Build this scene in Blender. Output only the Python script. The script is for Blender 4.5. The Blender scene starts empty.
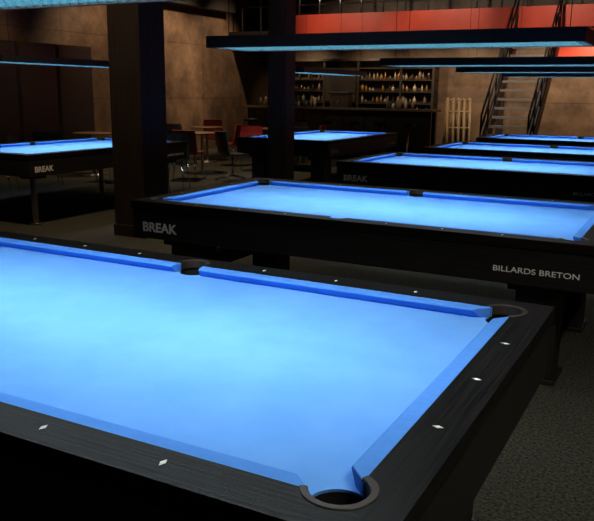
import bpy, bmesh, math, random
from mathutils import Vector, Matrix
random.seed(4)
sc=bpy.context.scene
sc.view_settings.view_transform='Standard'
sc.view_settings.look='None'
COL=bpy.context.collection

# ------------------------------------------------------------------ materials
def new_mat(name):
    m=bpy.data.materials.new(name); m.use_nodes=True
    return m, m.node_tree.nodes, m.node_tree.links, m.node_tree.nodes["Principled BSDF"]
def plain(name,col,rough=.5,metal=0.,spec=.5,em=None,es=0.):
    m,n,l,b=new_mat(name)
    b.inputs["Base Color"].default_value=(*col,1); b.inputs["Roughness"].default_value=rough
    b.inputs["Metallic"].default_value=metal; b.inputs["Specular IOR Level"].default_value=spec
    if em: b.inputs["Emission Color"].default_value=(*em,1); b.inputs["Emission Strength"].default_value=es
    return m
def noisy(name,c1,c2,scale=(1,1,1),nscale=5,detail=6,rough=.6,bump=.0,spec=.5,lo=.35,hi=.65,coord="Object",bdist=.01):
    m,n,l,b=new_mat(name)
    tc=n.new("ShaderNodeTexCoord"); mp=n.new("ShaderNodeMapping"); mp.inputs["Scale"].default_value=scale
    l.new(tc.outputs[coord],mp.inputs[0])
    t=n.new("ShaderNodeTexNoise"); t.inputs["Scale"].default_value=nscale; t.inputs["Detail"].default_value=detail
    l.new(mp.outputs[0],t.inputs["Vector"])
    r=n.new("ShaderNodeValToRGB"); r.color_ramp.elements[0].position=lo; r.color_ramp.elements[1].position=hi
    r.color_ramp.elements[0].color=(*c1,1); r.color_ramp.elements[1].color=(*c2,1)
    l.new(t.outputs["Fac"],r.inputs[0]); l.new(r.outputs[0],b.inputs["Base Color"])
    b.inputs["Roughness"].default_value=rough; b.inputs["Specular IOR Level"].default_value=spec
    if bump:
        bp=n.new("ShaderNodeBump"); bp.inputs["Strength"].default_value=bump; bp.inputs["Distance"].default_value=bdist
        l.new(t.outputs["Fac"],bp.inputs["Height"]); l.new(bp.outputs[0],b.inputs["Normal"])
    return m
M_wx=noisy("black_oak_x",(.0012,.0011,.0010),(.015,.0125,.011),(1.2,45,45),3,8,.45,.4,.18,.35,.75,bdist=.003)
M_wy=noisy("black_oak_y",(.0012,.0011,.0010),(.015,.0125,.011),(45,1.2,45),3,8,.45,.4,.18,.35,.75,bdist=.003)
M_wz=noisy("dark_oak_cladding",(.008,.006,.005),(.030,.022,.018),(30,30,.6),3,8,.5,.4,.35,.35,.7,bdist=.003)
M_apron=noisy("black_apron",(.006,.006,.007),(.018,.015,.015),(1,30,30),3,6,.45,.1,.35,bdist=.002)
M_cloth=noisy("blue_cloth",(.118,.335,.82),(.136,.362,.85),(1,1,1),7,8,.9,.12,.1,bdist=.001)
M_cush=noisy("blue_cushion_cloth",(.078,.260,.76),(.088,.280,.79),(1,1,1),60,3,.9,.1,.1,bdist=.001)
M_black=plain("black_plastic",(.010,.009,.009),.5)
M_dark=plain("pocket_leather",(.004,.004,.005),.7)
M_rim=plain("pocket_rim",(.040,.030,.023),.45,spec=.4)
M_inlay=plain("mother_of_pearl",(.8,.8,.78),.3)
M_text=plain("white_lettering",(.8,.8,.8),.6)
M_steel=plain("brushed_steel",(.35,.33,.31),.3,1)
M_chrome=plain("chrome",(.7,.7,.7),.15,1)
M_lamp=plain("lamp_black_frame",(.018,.017,.018),.5)
M_slat=plain("lamp_louvre",(.028,.095,.125),.5,spec=.2)
M_panel=plain("lamp_panel",(.8,.9,1),.5,em=(.84,.96,1.0),es=19)
M_red=noisy("red_paint",(.42,.035,.014),(.58,.055,.02),(1,1,1),1.5,3,.5,0)
M_maroon=plain("maroon_seat",(.24,.018,.022),.5)
M_blackseat=plain("black_seat",(.025,.024,.026),.4)
M_pine=noisy("pale_wood",(.46,.34,.19),(.60,.46,.28),(20,20,1),2,5,.6)
M_tabletop=plain("bistro_top",(.20,.12,.07),.35)
M_cabinet=noisy("dark_cabinet",(.010,.008,.007),(.024,.019,.015),(1,1,1),2,4,.4)
M_back=noisy("bar_back",(.035,.022,.014),(.06,.04,.025),(1,1,1),2,4,.6)
M_tread=plain("stair_tread",(.36,.32,.27),.5)

def floor_mat():
    m,n,l,b=new_mat("carpet")
    tc=n.new("ShaderNodeTexCoord")
    t=n.new("ShaderNodeTexNoise"); t.inputs["Scale"].default_value=70; t.inputs["Detail"].default_value=5; t.inputs["Roughness"].default_value=.85
    l.new(tc.outputs["Object"],t.inputs["Vector"])
    r=n.new("ShaderNodeValToRGB"); r.color_ramp.elements[0].position=.40; r.color_ramp.elements[1].position=.68
    r.color_ramp.elements[0].color=(.008,.009,.008,1); r.color_ramp.elements[1].color=(.115,.116,.092,1)
    l.new(t.outputs["Fac"],r.inputs[0]); l.new(r.outputs[0],b.inputs["Base Color"])
    b.inputs["Roughness"].default_value=.95; b.inputs["Specular IOR Level"].default_value=.1
    bp=n.new("ShaderNodeBump"); bp.inputs["Strength"].default_value=.4; bp.inputs["Distance"].default_value=.006
    l.new(t.outputs["Fac"],bp.inputs["Height"]); l.new(bp.outputs[0],b.inputs["Normal"])
    return m
def wall_mat(name,c1,c2,swap):
    m,n,l,b=new_mat(name)
    tc=n.new("ShaderNodeTexCoord"); sp=n.new("ShaderNodeSeparateXYZ"); cb=n.new("ShaderNodeCombineXYZ")
    l.new(tc.outputs["Object"],sp.inputs[0]); l.new(sp.outputs["Y" if swap else "X"],cb.inputs[0]); l.new(sp.outputs["Z"],cb.inputs[1])
    br=n.new("ShaderNodeTexBrick"); br.inputs["Scale"].default_value=1; br.inputs["Brick Width"].default_value=2.4; br.inputs["Row Height"].default_value=1.3
    br.inputs["Mortar Size"].default_value=.010; br.offset=0
    br.inputs["Color1"].default_value=(1,1,1,1); br.inputs["Color2"].default_value=(.85,.85,.85,1); br.inputs["Mortar"].default_value=(.45,.45,.45,1)
    l.new(cb.outputs[0],br.inputs["Vector"])
    t=n.new("ShaderNodeTexNoise"); t.inputs["Scale"].default_value=1.6; t.inputs["Detail"].default_value=10; t.inputs["Roughness"].default_value=.75
    l.new(tc.outputs["Object"],t.inputs["Vector"])
    r=n.new("ShaderNodeValToRGB"); r.color_ramp.elements[0].position=.38; r.color_ramp.elements[1].position=.65
    r.color_ramp.elements[0].color=(*c1,1); r.color_ramp.elements[1].color=(*c2,1)
    l.new(t.outputs["Fac"],r.inputs[0])
    mx=n.new("ShaderNodeMixRGB"); mx.blend_type='MULTIPLY'; mx.inputs[0].default_value=1
    l.new(r.outputs[0],mx.inputs[1]); l.new(br.outputs["Color"],mx.inputs[2]); l.new(mx.outputs[0],b.inputs["Base Color"])
    b.inputs["Roughness"].default_value=.55
    return m
M_floor=floor_mat()
M_wallL=wall_mat("concrete_panels_left",(.055,.034,.022),(.165,.108,.070),True)
M_wallB=wall_mat("concrete_panels_back",(.055,.034,.022),(.165,.108,.070),False)
M_ceil=plain("black_ceiling",(.01,.01,.01),.9)

# ------------------------------------------------------------------ mesh helpers
def box(bm,x0,x1,y0,y1,z0,z1,mi=0):
    v=[bm.verts.new((x,y,z)) for z in (z0,z1) for y in (y0,y1) for x in (x0,x1)]
    for f in ((0,2,3,1),(4,5,7,6),(0,1,5,4),(1,3,7,5),(3,2,6,7),(2,0,4,6)):
        bm.faces.new([v[i] for i in f]).material_index=mi
def prism(bm,pts,z0,z1,mi=0):
    a=[bm.verts.new((x,y,z0)) for x,y in pts]; b=[bm.verts.new((x,y,z1)) for x,y in pts]
    n=len(pts)
    fs=[bm.faces.new(a[::-1]),bm.faces.new(b)]
    for i in range(n): fs.append(bm.faces.new((a[i],a[(i+1)%n],b[(i+1)%n],b[i])))
    for f in fs: f.material_index=mi
def rod(bm,p0,p1,r0,r1=None,seg=10,mi=0,cap=True):
    r1=r0 if r1 is None else r1
    p0=Vector(p0);p1=Vector(p1);d=(p1-p0).normalized()
    up=Vector((0,0,1)) if abs(d.z)<.95 else Vector((1,0,0))
    x=d.cross(up).normalized();y=d.cross(x)
    R=[[bm.verts.new(p+(x*math.cos(2*math.pi*i/seg)+y*math.sin(2*math.pi*i/seg))*r) for i in range(seg)] for p,r in ((p0,r0),(p1,r1))]
    for i in range(seg):
        f=bm.faces.new((R[0][i],R[0][(i+1)%seg],R[1][(i+1)%seg],R[1][i])); f.material_index=mi; f.smooth=True
    if cap:
        bm.faces.new(R[0][::-1]).material_index=mi; bm.faces.new(R[1]).material_index=mi
def lathe(bm,c,prof,seg=10,mi=0):
    rings=[[bm.verts.new((c[0]+r*math.cos(2*math.pi*i/seg),c[1]+r*math.sin(2*math.pi*i/seg),c[2]+z)) for i in range(seg)] for r,z in prof]
    for a,b in zip(rings,rings[1:]):
        for i in range(seg):
            f=bm.faces.new((a[i],a[(i+1)%seg],b[(i+1)%seg],b[i])); f.material_index=mi; f.smooth=True
    bm.faces.new(rings[0][::-1]).material_index=mi; bm.faces.new(rings[-1]).material_index=mi
def to_mesh(bm,name,mats):
    bmesh.ops.recalc_face_normals(bm,faces=bm.faces)
    me=bpy.data.meshes.new(name); bm.to_mesh(me); bm.free()
    for m in mats: me.materials.append(m)
    return me
def link(name,data,parent=None,loc=(0,0,0),rot=0,bevel=0,seg=2):
    o=bpy.data.objects.new(name,data); COL.objects.link(o); o.location=loc; o.rotation_euler=(0,0,rot)
    if parent: o.parent=parent
    if bevel:
        b=o.modifiers.new("bevel","BEVEL"); b.width=bevel; b.segments=seg; b.limit_method='ANGLE'; b.angle_limit=math.radians(40)
    return o
def empty(name,loc=(0,0,0),rot=0):
    return link(name,None,None,loc,rot)

# ------------------------------------------------------------------ pool table template
a,b,T=1.27,.635,.80
O=.16; Cw=.05
PK=[(sx*(a+.022),sy*(b+.022),.062) for sx in(-1,1) for sy in(-1,1)]+[(0,sy*(b+.060),.058) for sy in(-1,1)]
bm=bmesh.new()
for x,y,r in PK:
    prism(bm,[(x+r*math.cos(i*math.pi/20),y+r*math.sin(i*math.pi/20)) for i in range(40)],.5,1.0)
cutter=link("cutter",to_mesh(bm,"cutter",[]))
def cut(me):
    o=link("tmp",me); m=o.modifiers.new("b","BOOLEAN"); m.object=cutter; m.solver='EXACT'; m.operation='DIFFERENCE'
    dg=bpy.context.evaluated_depsgraph_get(); r=bpy.data.meshes.new_from_object(o.evaluated_get(dg))
    bpy.data.objects.remove(o); return r
ia,ib,oa,ob=a+Cw,b+Cw,a+O,b+O
rails=[]
for nm,pts,m in (("rail_front",[(-oa,-ob),(oa,-ob),(ia,-ib),(-ia,-ib)],M_wx),("rail_back",[(oa,ob),(-oa,ob),(-ia,ib),(ia,ib)],M_wx),
                 ("rail_right",[(oa,-ob),(oa,ob),(ia,ib),(ia,-ib)],M_wy),("rail_left",[(-oa,ob),(-oa,-ob),(-ia,-ib),(-ia,ib)],M_wy)):
    bm=bmesh.new(); prism(bm,pts,T-.05,T); rails.append((nm,cut(to_mesh(bm,nm,[m]))))
bm=bmesh.new(); box(bm,-ia,ia,-ib,ib,T-.07,T-.036); me_bed=cut(to_mesh(bm,"bed",[M_cloth]))
bpy.data.objects.remove(cutter)
# cushions
bm=bmesh.new()
prof=[(.05,T-.0015),(.006,T-.003),(0,T-.010),(.02,T-.037),(.05,T-.037)]
def cushion(s0,s1,fn):
    A=[bm.verts.new((*fn(s0(d),d),z)) for d,z in prof]; B=[bm.verts.new((*fn(s1(d),d),z)) for d,z in prof]
    n=len(prof); bm.faces.new(A); bm.faces.new(B[::-1])
    for i in range(n): bm.faces.new((A[i],B[i],B[(i+1)%n],A[(i+1)%n]))
for sy in(-1,1):
    for sx in(-1,1):
        cushion(lambda d:.066-.25*d,lambda d:a-.080+1.10*d,lambda s,d:(sx*s,sy*(b+d)))
for sx in(-1,1):
    cushion(lambda d:-(b-.080+1.10*d),lambda d:(b-.080+1.10*d),lambda s,d:(sx*(a+d),s))
me_cush=to_mesh(bm,"cushions",[M_cush])
# pockets
bm=bmesh.new()
for x,y,r in PK:
    corner=abs(x)>.1
    ang=math.atan2(math.copysign(1,y),math.copysign(1,x)) if corner else (math.pi/2 if y>0 else -math.pi/2)
    span=math.radians(112 if corner else 92); N=36
    prev=None
    sec=[(r-.005,T-.03),(r-.005,T+.001),(r-.002,T+.003),(r+.010,T+.003),(r+.0115,T+.0015),(r+.0115,T-.03)]
    for i in range(N+1):
        t=ang-span+2*span*i/N
        cur=[bm.verts.new((x+q*math.cos(t),y+q*math.sin(t),z)) for q,z in sec]
        if prev:
            for k in range(len(sec)):
                bm.faces.new((prev[k],prev[(k+1)%6],cur[(k+1)%6],cur[k])).smooth=False
        else: bm.faces.new(cur)
        prev=cur
    bm.faces.new(prev)
me_rim=to_mesh(bm,"pocket_rims",[M_rim])
bm=bmesh.new()
for x,y,r in PK:
    lathe(bm,(x,y,0),[(r-.003,T-.04),(r-.005,.66),(r-.03,.63),(.005,.625)],28)
for f in [f for f in bm.faces if all(abs(v.co.z-(T-.04))<1e-4 for v in f.verts)]: bm.faces.remove(f)
me_cup=to_mesh(bm,"pocket_cups",[M_dark])
# sights
bm=bmesh.new()
D=.100
def diamond(x,y,lx,ly): prism(bm,[(x-lx,y),(x,y-ly),(x+lx,y),(x,y+ly)],T-.001,T+.0008)
for sy in(-1,1):
    for k in(-3,-2,-1,1,2,3): diamond(k*.3175,sy*(b+D),.0065,.013)
for sx in(-1,1):
    for k in(-1,0,1): diamond(sx*(a+D),k*.3175,.013,.0065)
me_dia=to_mesh(bm,"sights",[M_inlay])
# apron
bm=bmesh.new(); e=.006; t=.03; z0,z1=.56,T-.054
box(bm,-oa+e,oa-e,-ob+e,-ob+e+t,z0,z1); box(bm,-oa+e,oa-e,ob-e-t,ob-e,z0,z1)
box(bm,-oa+e,-oa+e+t,-ob+e+t,ob-e-t,z0,z1); box(bm,oa-e-t,oa-e,-ob+e+t,ob-e-t,z0,z1)
box(bm,-oa+.04,oa-.04,-ob+.04,ob-.04,z0+.01,z0+.03)
me_apron=to_mesh(bm,"apron",[M_apron])
bm=bmesh.new()
for sx in(-1,1):
    for sy in(-1,1):
        x,y=sx*1.13,sy*.52
        box(bm,x-.15,x+.15,y-.14,y+.14,.50,.57)
        box(bm,x-.11,x+.11,y-.11,y+.11,.03,.50)
        box(bm,x-.13,x+.13,y-.13,y+.13,0,.03)
    box(bm,sx*1.13-.05,sx*1.13+.05,-.41,.41,.30,.40)
me_leg=to_mesh(bm,"legs",[M_black])
bm=bmesh.new()
for sx in(-1,1):
    for sy in(-1,1):
        x,y=sx*1.2,sy*.6
        box(bm,x-.10,x+.10,y-.10,y+.10,.52,.57); rod(bm,(x,y,.02),(x,y,.52),.035,seg=18,mi=1); rod(bm,(x,y,0),(x,y,.02),.07,seg=20,mi=1)
me_leg2=to_mesh(bm,"legs_round",[M_black,M_steel])
def text_mesh(s,w,h,bold):
    c=bpy.data.curves.new("t","FONT"); c.body=s; c.size=1; c.extrude=.01; c.offset=bold; c.align_x='LEFT'
    o=link("t",c); bpy.context.view_layer.update()
    me=bpy.data.meshes.new_from_object(o.evaluated_get(bpy.context.evaluated_depsgraph_get())); bpy.data.objects.remove(o)
    xs=[v.co.x for v in me.vertices]; ys=[v.co.y for v in me.vertices]
    for v in me.vertices:
        v.co=Vector(((v.co.x-min(xs))/(max(xs)-min(xs))*w, -v.co.z*.1, (v.co.y-min(ys))/(max(ys)-min(ys))*h))
    me.materials.clear(); me.materials.append(M_text); return me
me_t1=text_mesh("BREAK",.27,.062,.025); me_t2=text_mesh("BILLARDS BRETON",.42,.028,.002)

def pool_table(loc,rot=0,legs=None):
    p=empty("pool_table",loc,rot)
    for nm,me in rails: link(nm,me,p,bevel=.004)
    link("cloth_bed",me_bed,p); link("cushions",me_cush,p,bevel=.003); link("pocket_rims",me_rim,p)
    link("pocket_cups",me_cup,p); link("rail_sights",me_dia,p); link("apron",me_apron,p,bevel=.004); link("legs",legs or me_leg,p,bevel=.005)
    link("lettering_large",me_t1,p,(-oa+.090,-ob+.005,.605)); link("lettering_small",me_t2,p,(.93,-ob+.005,.622))

# lamp template
bm=bmesh.new(); lx,ly,h=1.2,.25,.075
box(bm,-lx,lx,-ly,-ly+.02,0,h); box(bm,-lx,lx,ly-.02,ly,0,h); box(bm,-lx,-lx+.02,-ly+.02,ly-.02,0,h); box(bm,lx-.02,lx,-ly+.02,ly-.02,0,h)
box(bm,-lx+.02,lx-.02,-ly+.02,ly-.02,h-.01,h)
me_lf=to_mesh(bm,"lamp_frame",[M_lamp])
bm=bmesh.new(); box(bm,-lx+.04,lx-.04,-ly+.04,ly-.04,h-.030,h-.02); me_lp=to_mesh(bm,"lamp_panel",[M_panel])
bm=bmesh.new()
n=56
for i in range(1,n): x=-lx+.02+(2*lx-.04)*i/n; box(bm,x-.001,x+.001,-ly+.02,ly-.02,.004,.026)
n=11
for i in range(1,n): y=-ly+.02+(2*ly-.04)*i/n; box(bm,-lx+.02,lx-.02,y-.001,y+.001,.004,.026)
me_ls=to_mesh(bm,"lamp_louvre",[M_slat])
bm=bmesh.new()
CE=4.6; LZ=1.78
for sx in(-1,1):
    for sy in(-1,1): rod(bm,(sx*1.05,sy*.2,h-.002),(sx*1.05,sy*.2,CE-LZ),.0025,seg=6)
me_lc=to_mesh(bm,"lamp_cables",[M_lamp])
def table_lamp(x,y,rot=0):
    p=empty("billiard_lamp",(x,y,LZ),rot)
    link("frame",me_lf,p); link("light_panel",me_lp,p); link("louvre",me_ls,p); link("cables",me_lc,p)

TABLES=[(0,0,0),(0.01,2.78,0),(-.08,6.12,0),(0,8.65,0),(0,11.35,0),(-5.31,5.42,math.pi/2),(-3.75,9.6,math.pi/2)]
for k,(x,y,r) in enumerate(TABLES):
    pool_table((x,y,0),r,me_leg2 if k==5 else None); table_lamp(x,y,r)

# ------------------------------------------------------------------ room
X0,X1,Y0,Y1=-9.5,6,-5,17.5
def slab(name,x0,x1,y0,y1,z0,z1,m):
    bm=bmesh.new(); box(bm,x0,x1,y0,y1,z0,z1); return link(name,to_mesh(bm,name,[m]))
slab("floor",X0,X1,Y0,Y1,-.1,0,M_floor)
slab("ceiling",X0,X1,Y0,Y1,CE,CE+.1,M_ceil)
slab("wall_left",X0-.2,X0,Y0,Y1,0,CE,M_wallL)
slab("wall_back",X0-.2,X1+.2,Y1,Y1+.2,0,CE,M_wallB)
slab("wall_right",X1,X1+.2,Y0,Y1,0,CE,M_wallL)
slab("wall_front",X0-.2,X1+.2,Y0-.2,Y0,0,CE,M_wallB)
slab("trim_1",X0,X0+.35,Y0,15.4,3.45,3.8,M_black)
slab("trim_2",-7.6,X1-.01,15.52,15.59,2.9,3.35,M_red)
slab("trim_3",3.6,3.75,17.4,17.5,0,2.85,M_black)
slab("trim_4",-2.75,-2.6,17.4,17.5,0,2.85,M_black)
for x,y,w in ((-3.33,4.40,.20),(-3.27,7.31,.135)):
    bm=bmesh.new(); box(bm,x-w,x+w,y-w,y+w,0,CE)
    box(bm,x-w-.012,x+w+.012,y-w-.012,y+w+.012,0,.12)
    link("column",to_mesh(bm,"column",[M_wz]),bevel=.006)
# mezzanine
slab("mezzanine_floor",X0+.01,X1-.01,15.6,Y1-.01,2.88,3.0,M_black)
bm=bmesh.new()
for i in range(27):
    x=X0+.4+i*.56; rod(bm,(x,15.66,3.0),(x,15.66,4.35),.02)
for z in(3.6,3.85,4.1,4.35): rod(bm,(X0+.1,15.66,z),(X1-.1,15.66,z),.018)
link("mezzanine_railing",to_mesh(bm,"mezz",[M_steel]))
bm=bmesh.new(); box(bm,-1.55,3.4,17.40,17.49,2.15,2.86); box(bm,-1.6,3.45,17.38,17.41,2.10,2.16,1)
link("red_sign_panel",to_mesh(bm,"rp",[M_red,M_black]))

# staircase
def staircase():
    p=empty("staircase",(-1.5,12.72,0))
    n=16; run=2.72/n; rise=2.84/n; w=.42
    bm=bmesh.new()
    for i in range(n): box(bm,-w,w,i*run,i*run+.20,(i+1)*rise-.05,(i+1)*rise)
    link("treads",to_mesh(bm,"treads",[M_tread]),p)
    bm=bmesh.new()
    for s in(-1,1):
        x0,x1=s*w,s*(w+.05)
        v=[]
        for x in(x0,x1):
            v.append([bm.verts.new((x,y,z)) for y,z in ((0,0),(.25,0),(2.74,2.55),(2.74,2.87),(0,.22))])
        bm.faces.new(v[0]); bm.faces.new(v[1][::-1])
        for i in range(5): bm.faces.new((v[0][i],v[0][(i+1)%5],v[1][(i+1)%5],v[1][i]))
        for k in range(6):
            y=.1+k*.50; z=y*2.84/2.72; rod(bm,(s*(w+.025),y,z),(s*(w+.025),y,z+1.0),.018)
        for hh in(.4,.7,1.0): rod(bm,(s*(w+.025),.1,.1+hh),(s*(w+.025),2.65,2.75+hh),.02)
    link("stringers_and_handrails",to_mesh(bm,"rails",[M_black]),p)
staircase()

# bar
bm=bmesh.new()
box(bm,-9.0,-3.9,15.75,15.85,.0,1.06); box(bm,-9.05,-3.8,15.62,16.25,1.06,1.11,1); box(bm,-9.0,-3.9,16.1,16.2,0,1.06)
for i in range(9): box(bm,-8.95+i*.57,-8.9+i*.57+.45,15.73,15.76,.12,.98)
link("bar_counter",to_mesh(bm,"bar",[M_cabinet,plain("bar_top",(.12,.09,.06),.3)]),bevel=.004)
p=empty("back_bar_shelf",(0,0,0))
bm=bmesh.new(); xs0,xs1=-8.6,-4.3
box(bm,xs0,xs1,17.42,17.49,0,2.3,1); box(bm,xs0,xs1,17.0,17.42,0,.95)
for z in(1.2,1.5,1.8,2.1): box(bm,xs0,xs1,17.12,17.42,z,z+.03)
for x in(xs0+.03,-7.4,-6.4,-5.2,xs1-.03): box(bm,x-.03,x+.03,17.1,17.42,.95,2.3)
box(bm,xs0,xs1,17.05,17.42,2.3,2.36)
box(bm,-7.35,-6.45,17.08,17.2,1.25,2.1,0)
link("shelves",to_mesh(bm,"shelves",[M_cabinet,M_back]),p)
bm=bmesh.new()
for z in(.95,1.23,1.53,1.83):
    x=xs0+.1
    while x<xs1-.08:
        if random.random()<.72 and not(-7.4<x<-6.4 and z>1):
            hh=random.uniform(.08,.24); r=random.uniform(.022,.048); mi=random.randrange(5)
            lathe(bm,(x,random.uniform(17.2,17.3),z+.001),[(r,0),(r,hh*.6),(r*.4,hh*.78),(r*.35,hh),(r*.38,hh+.01)],8,mi)
        x+=random.uniform(.075,.13)
link("bottles",to_mesh(bm,"bottles",[plain("g1",(.06,.06,.02),.3),plain("g2",(.25,.12,.02),.3),plain("g3",(.32,.26,.18),.3),plain("g4",(.04,.02,.015),.2),plain("g5",(.18,.13,.08),.3)]),p)
bm=bmesh.new()
for i in range(24):
    x=random.choice((random.uniform(-8.7,-6.9),random.uniform(-5.8,-4.1))); y=random.uniform(15.75,16.1); r=random.uniform(.03,.045); hh=random.uniform(.1,.3)
    lathe(bm,(x,y,1.111),[(r,0),(r*1.1,hh*.6),(r*.6,hh)],8,random.randrange(3))
link("glassware",to_mesh(bm,"glassware",[plain("gl1",(.5,.5,.45),.1),plain("gl2",(.3,.2,.1),.2),plain("gl3",(.1,.12,.1),.2)]))
bm=bmesh.new()
box(bm,-6.6,-6.1,15.8,16.1,1.111,1.45); box(bm,-6.65,-6.05,15.75,16.1,1.45,1.5)
for k in range(3): rod(bm,(-6.5+k*.15,15.78,1.3),(-6.5+k*.15,15.7,1.22),.015)
link("coffee_machine",to_mesh(bm,"cm",[M_steel]),bevel=.01)

# cabinets left
bm=bmesh.new()
for i in range(6):
    y=4.2+i*.95; box(bm,X0+.02,X0+.5,y,y+.92,0,2.3); box(bm,X0+.5,X0+.52,y+.03,y+.89,.05,2.25,1)
link("tall_cabinet_row",to_mesh(bm,"cab",[M_cabinet,plain("cab_door",(.016,.015,.017),.3)]))

# chairs
def chair_mesh(name,seatmat,swivel=False):
    bm=bmesh.new()
    W=.22; N=6
    pts=[(-.20,.455),(-.10,.445),(.05,.44),(.15,.455),(.20,.50),(.225,.60),(.25,.72),(.26,.84)]
    prevs=None
    for y,z in pts:
        row=[]
        for i in range(N+1):
            u=i/N*2-1; zz=z+(.02*u*u if z<.5 else 0); yy=y-(.05*u*u if z>=.5 else 0)
            row.append((u*W*(1 if z<.75 else .92),yy,zz))
        top=[bm.verts.new(q) for q in row]
        if z<.49: bot=[bm.verts.new((q[0],q[1],q[2]-.03)) for q in row]
        else: bot=[bm.verts.new((q[0],q[1]+.025,q[2]-.005)) for q in row]
        if prevs:
            for i in range(N):
                bm.faces.new((prevs[0][i],prevs[0][i+1],top[i+1],top[i])); bm.faces.new((prevs[1][i],bot[i],bot[i+1],prevs[1][i+1]))
            for i in(0,N): bm.faces.new((prevs[0][i],top[i],bot[i],prevs[1][i]))
        else:
            for i in range(N): bm.faces.new((top[i],top[i+1],bot[i+1],bot[i]))
        prevs=(top,bot)
    for i in range(N): bm.faces.new((prevs[0][i],prevs[1][i],prevs[1][i+1],prevs[0][i+1]))
    if swivel:
        rod(bm,(0,0,.43),(0,0,.06),.025,mi=1)
        for k in range(5):
            t=k*2*math.pi/5; rod(bm,(0,0,.09),(.27*math.cos(t),.27*math.sin(t),.04),.018,.012,mi=1); rod(bm,(.27*math.cos(t)-.01,.27*math.sin(t),.025),(.27*math.cos(t)+.015,.27*math.sin(t),.025),.025,mi=1)
    else:
        for sx in(-1,1):
            rod(bm,(sx*.17,-.16,.43),(sx*.21,-.21,0),.012,mi=1); rod(bm,(sx*.17,.15,.43),(sx*.21,.22,0),.012,mi=1)
            rod(bm,(sx*.17,-.16,.425),(sx*.17,.15,.425),.011,mi=1)
        rod(bm,(-.17,-.16,.425),(.17,-.16,.425),.011,mi=1)
    return to_mesh(bm,name,[seatmat,M_chrome])
c_bl=chair_mesh("cb",M_blackseat); c_mr=chair_mesh("cm2",M_maroon); c_sw=chair_mesh("cs",M_blackseat,True)
for me,x,y,r in ((c_bl,-5.30,7.55,.4),(c_sw,-5.15,9.0,2.6),(c_mr,-5.95,8.85,-2.9),(c_bl,-7.2,9.6,1.4),(c_mr,-5.75,10.5,.3),(c_mr,-6.6,11.1,-1.3),(c_bl,-7.5,10.75,3.0),
                 (c_mr,-7.9,12.5,.7),(c_bl,-6.1,12.95,-.2),(c_mr,-5.2,12.1,-1.4),(c_sw,-5.15,11.2,-2.2),(c_bl,-7.1,5.8,-1.0),(c_bl,-7.3,6.9,-2.2),(c_mr,-6.8,7.9,-1.4)):
    link("chair" if me is not c_sw else "swivel_chair",me,loc=(x,y,0),rot=r)
bm=bmesh.new(); lathe(bm,(0,0,0),[(.24,0),(.24,.012),(.03,.03),(.025,.05),(.025,.70),(.06,.715)],20,1); lathe(bm,(0,0,.715),[(.33,0),(.34,.01),(.34,.02),(.33,.028)],28,0)
me_bt=to_mesh(bm,"bistro",[M_tabletop,M_steel])
for x,y in((-6.3,9.75),(-7.5,11.65),(-7.7,8.4),(-6.1,12.1)): link("bistro_table",me_bt,loc=(x,y,0))
# bar stools
bm=bmesh.new(); lathe(bm,(0,0,0),[(.2,0),(.2,.012),(.03,.03),(.022,.06),(.022,.72)],16,1); lathe(bm,(0,0,.72),[(.15,0),(.18,.02),(.18,.06),(.15,.08)],18,0)
me_bs=to_mesh(bm,"stool",[M_blackseat,M_chrome])
for i in range(7): link("bar_stool",me_bs,loc=(-8.6+i*.72,15.25,0))
# trestle rack
bm=bmesh.new()
for s in(-1,1):
    for k in(-.25,-.12,0,.12,.25):
        rod(bm,(k,s*.22,0),(k,s*.02,1.4),.035,seg=4)
    for q in(.08,.4,.75,1.1,1.35):
        rod(bm,(-.27,s*(.22-.2*q/1.4),q),(.27,s*(.22-.2*q/1.4),q),.02,seg=4)
link("wooden_trestle_rack",to_mesh(bm,"rack",[M_pine]),loc=(-3.0,14.9,0),rot=.5)

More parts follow.
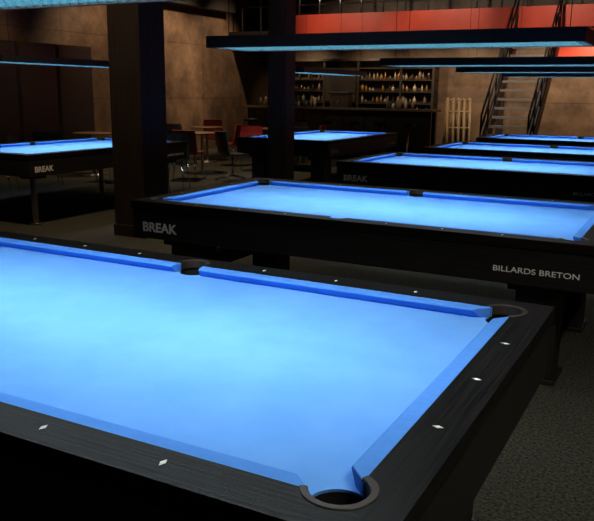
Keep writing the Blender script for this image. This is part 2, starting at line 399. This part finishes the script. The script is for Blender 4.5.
# ------------------------------------------------------------------ lights
def spot(loc,tgt,e,col,size=60,blend=.8,top=CE):
    l=bpy.data.lights.new("spot","SPOT"); l.energy=e; l.color=col; l.spot_size=math.radians(size); l.spot_blend=blend; l.shadow_soft_size=.06
    p=empty("ceiling_spot_or_fill",loc)  # also carries the fill lights added over the carpet
    d=(Vector(tgt)-Vector(loc)).normalized()
    o=bpy.data.objects.new("bulb",l); COL.objects.link(o); o.parent=p; o.rotation_euler=d.to_track_quat('-Z','Y').to_euler()
    bm=bmesh.new(); rod(bm,-d*.02,-d*.12,.045,.04,14)
    q=-d*.09; rod(bm,q,(q.x,q.y,top-loc[2]),.01)
    link("can",to_mesh(bm,"can",[M_black]),p)
W=(1,.68,.40)
for y,e_ in((10.5,300),(13,560),(14.9,300)): spot((-7.4,y,4.2),(-9.5,y,2.0),e_,W,70)
spot((-7.4,7,4.2),(-9.5,7,1.2),170,W,80)
for x in(-8,-6.2,-4.8): spot((x,16.3,2.7),(x,17.4,1.4),65,W,110,top=2.88)
for x in(-3.6,-2.2): spot((x,16.0,2.7),(x,17.5,1.5),120,W,100,top=2.88)
for x in(-.7,.8,3): spot((x,16.0,2.7),(x,17.5,1.6),170,W,110,top=2.88)
for x in(-6.5,-4,-1.2,1.5): spot((x,13.3,4.3),(x+.3,15.5,3.1),210,(1,.8,.6),70)
spot((-1.5,12.3,4.3),(-1.5,14.2,1.4),260,(1,.85,.7),50)
spot((-3.0,13.2,4.3),(-3.0,14.9,.9),200,W,30)
spot((-6.5,9.5,4.3),(-6.3,10,0),420,W,90)
spot((-3.2,3.0,4.3),(-4.2,3.2,0),280,W,100)
spot((-3.0,6.6,4.3),(-2.2,5.6,0),120,W,90)
spot((3.2,-0.6,4.3),(2.6,0.3,0),320,(1,.90,.70),90)  # added warm fill to lift the carpet right of the first table
spot((-.5,1.35,4.3),(-.2,1.4,0),80,(1,.90,.70),70)  # weaker added fill for the carpet between the first two tables
w=bpy.data.worlds.new("world"); sc.world=w; w.use_nodes=True
w.node_tree.nodes["Background"].inputs[0].default_value=(.9,.75,.6,1); w.node_tree.nodes["Background"].inputs[1].default_value=.03

# ------------------------------------------------------------------ camera
cd=bpy.data.cameras.new("camera"); cam=bpy.data.objects.new("camera",cd); COL.objects.link(cam)
cd.sensor_width=36; cd.lens=750.7/594*36; cd.clip_start=.02
yaw,pitch,roll=.485,.222,-.013
f=Vector((-math.sin(yaw)*math.cos(pitch),math.cos(yaw)*math.cos(pitch),-math.sin(pitch)))
r=Vector((math.cos(yaw),math.sin(yaw),0)); d=f.cross(r)
c,s=math.cos(roll),math.sin(roll)
X=c*r+s*d; Yd=-s*r+c*d
R=Matrix((X,-Yd,-f)).transposed().to_4x4()
cam.matrix_world=Matrix.Translation((1.798,-1.794,.8+.705))@R
sc.camera=cam
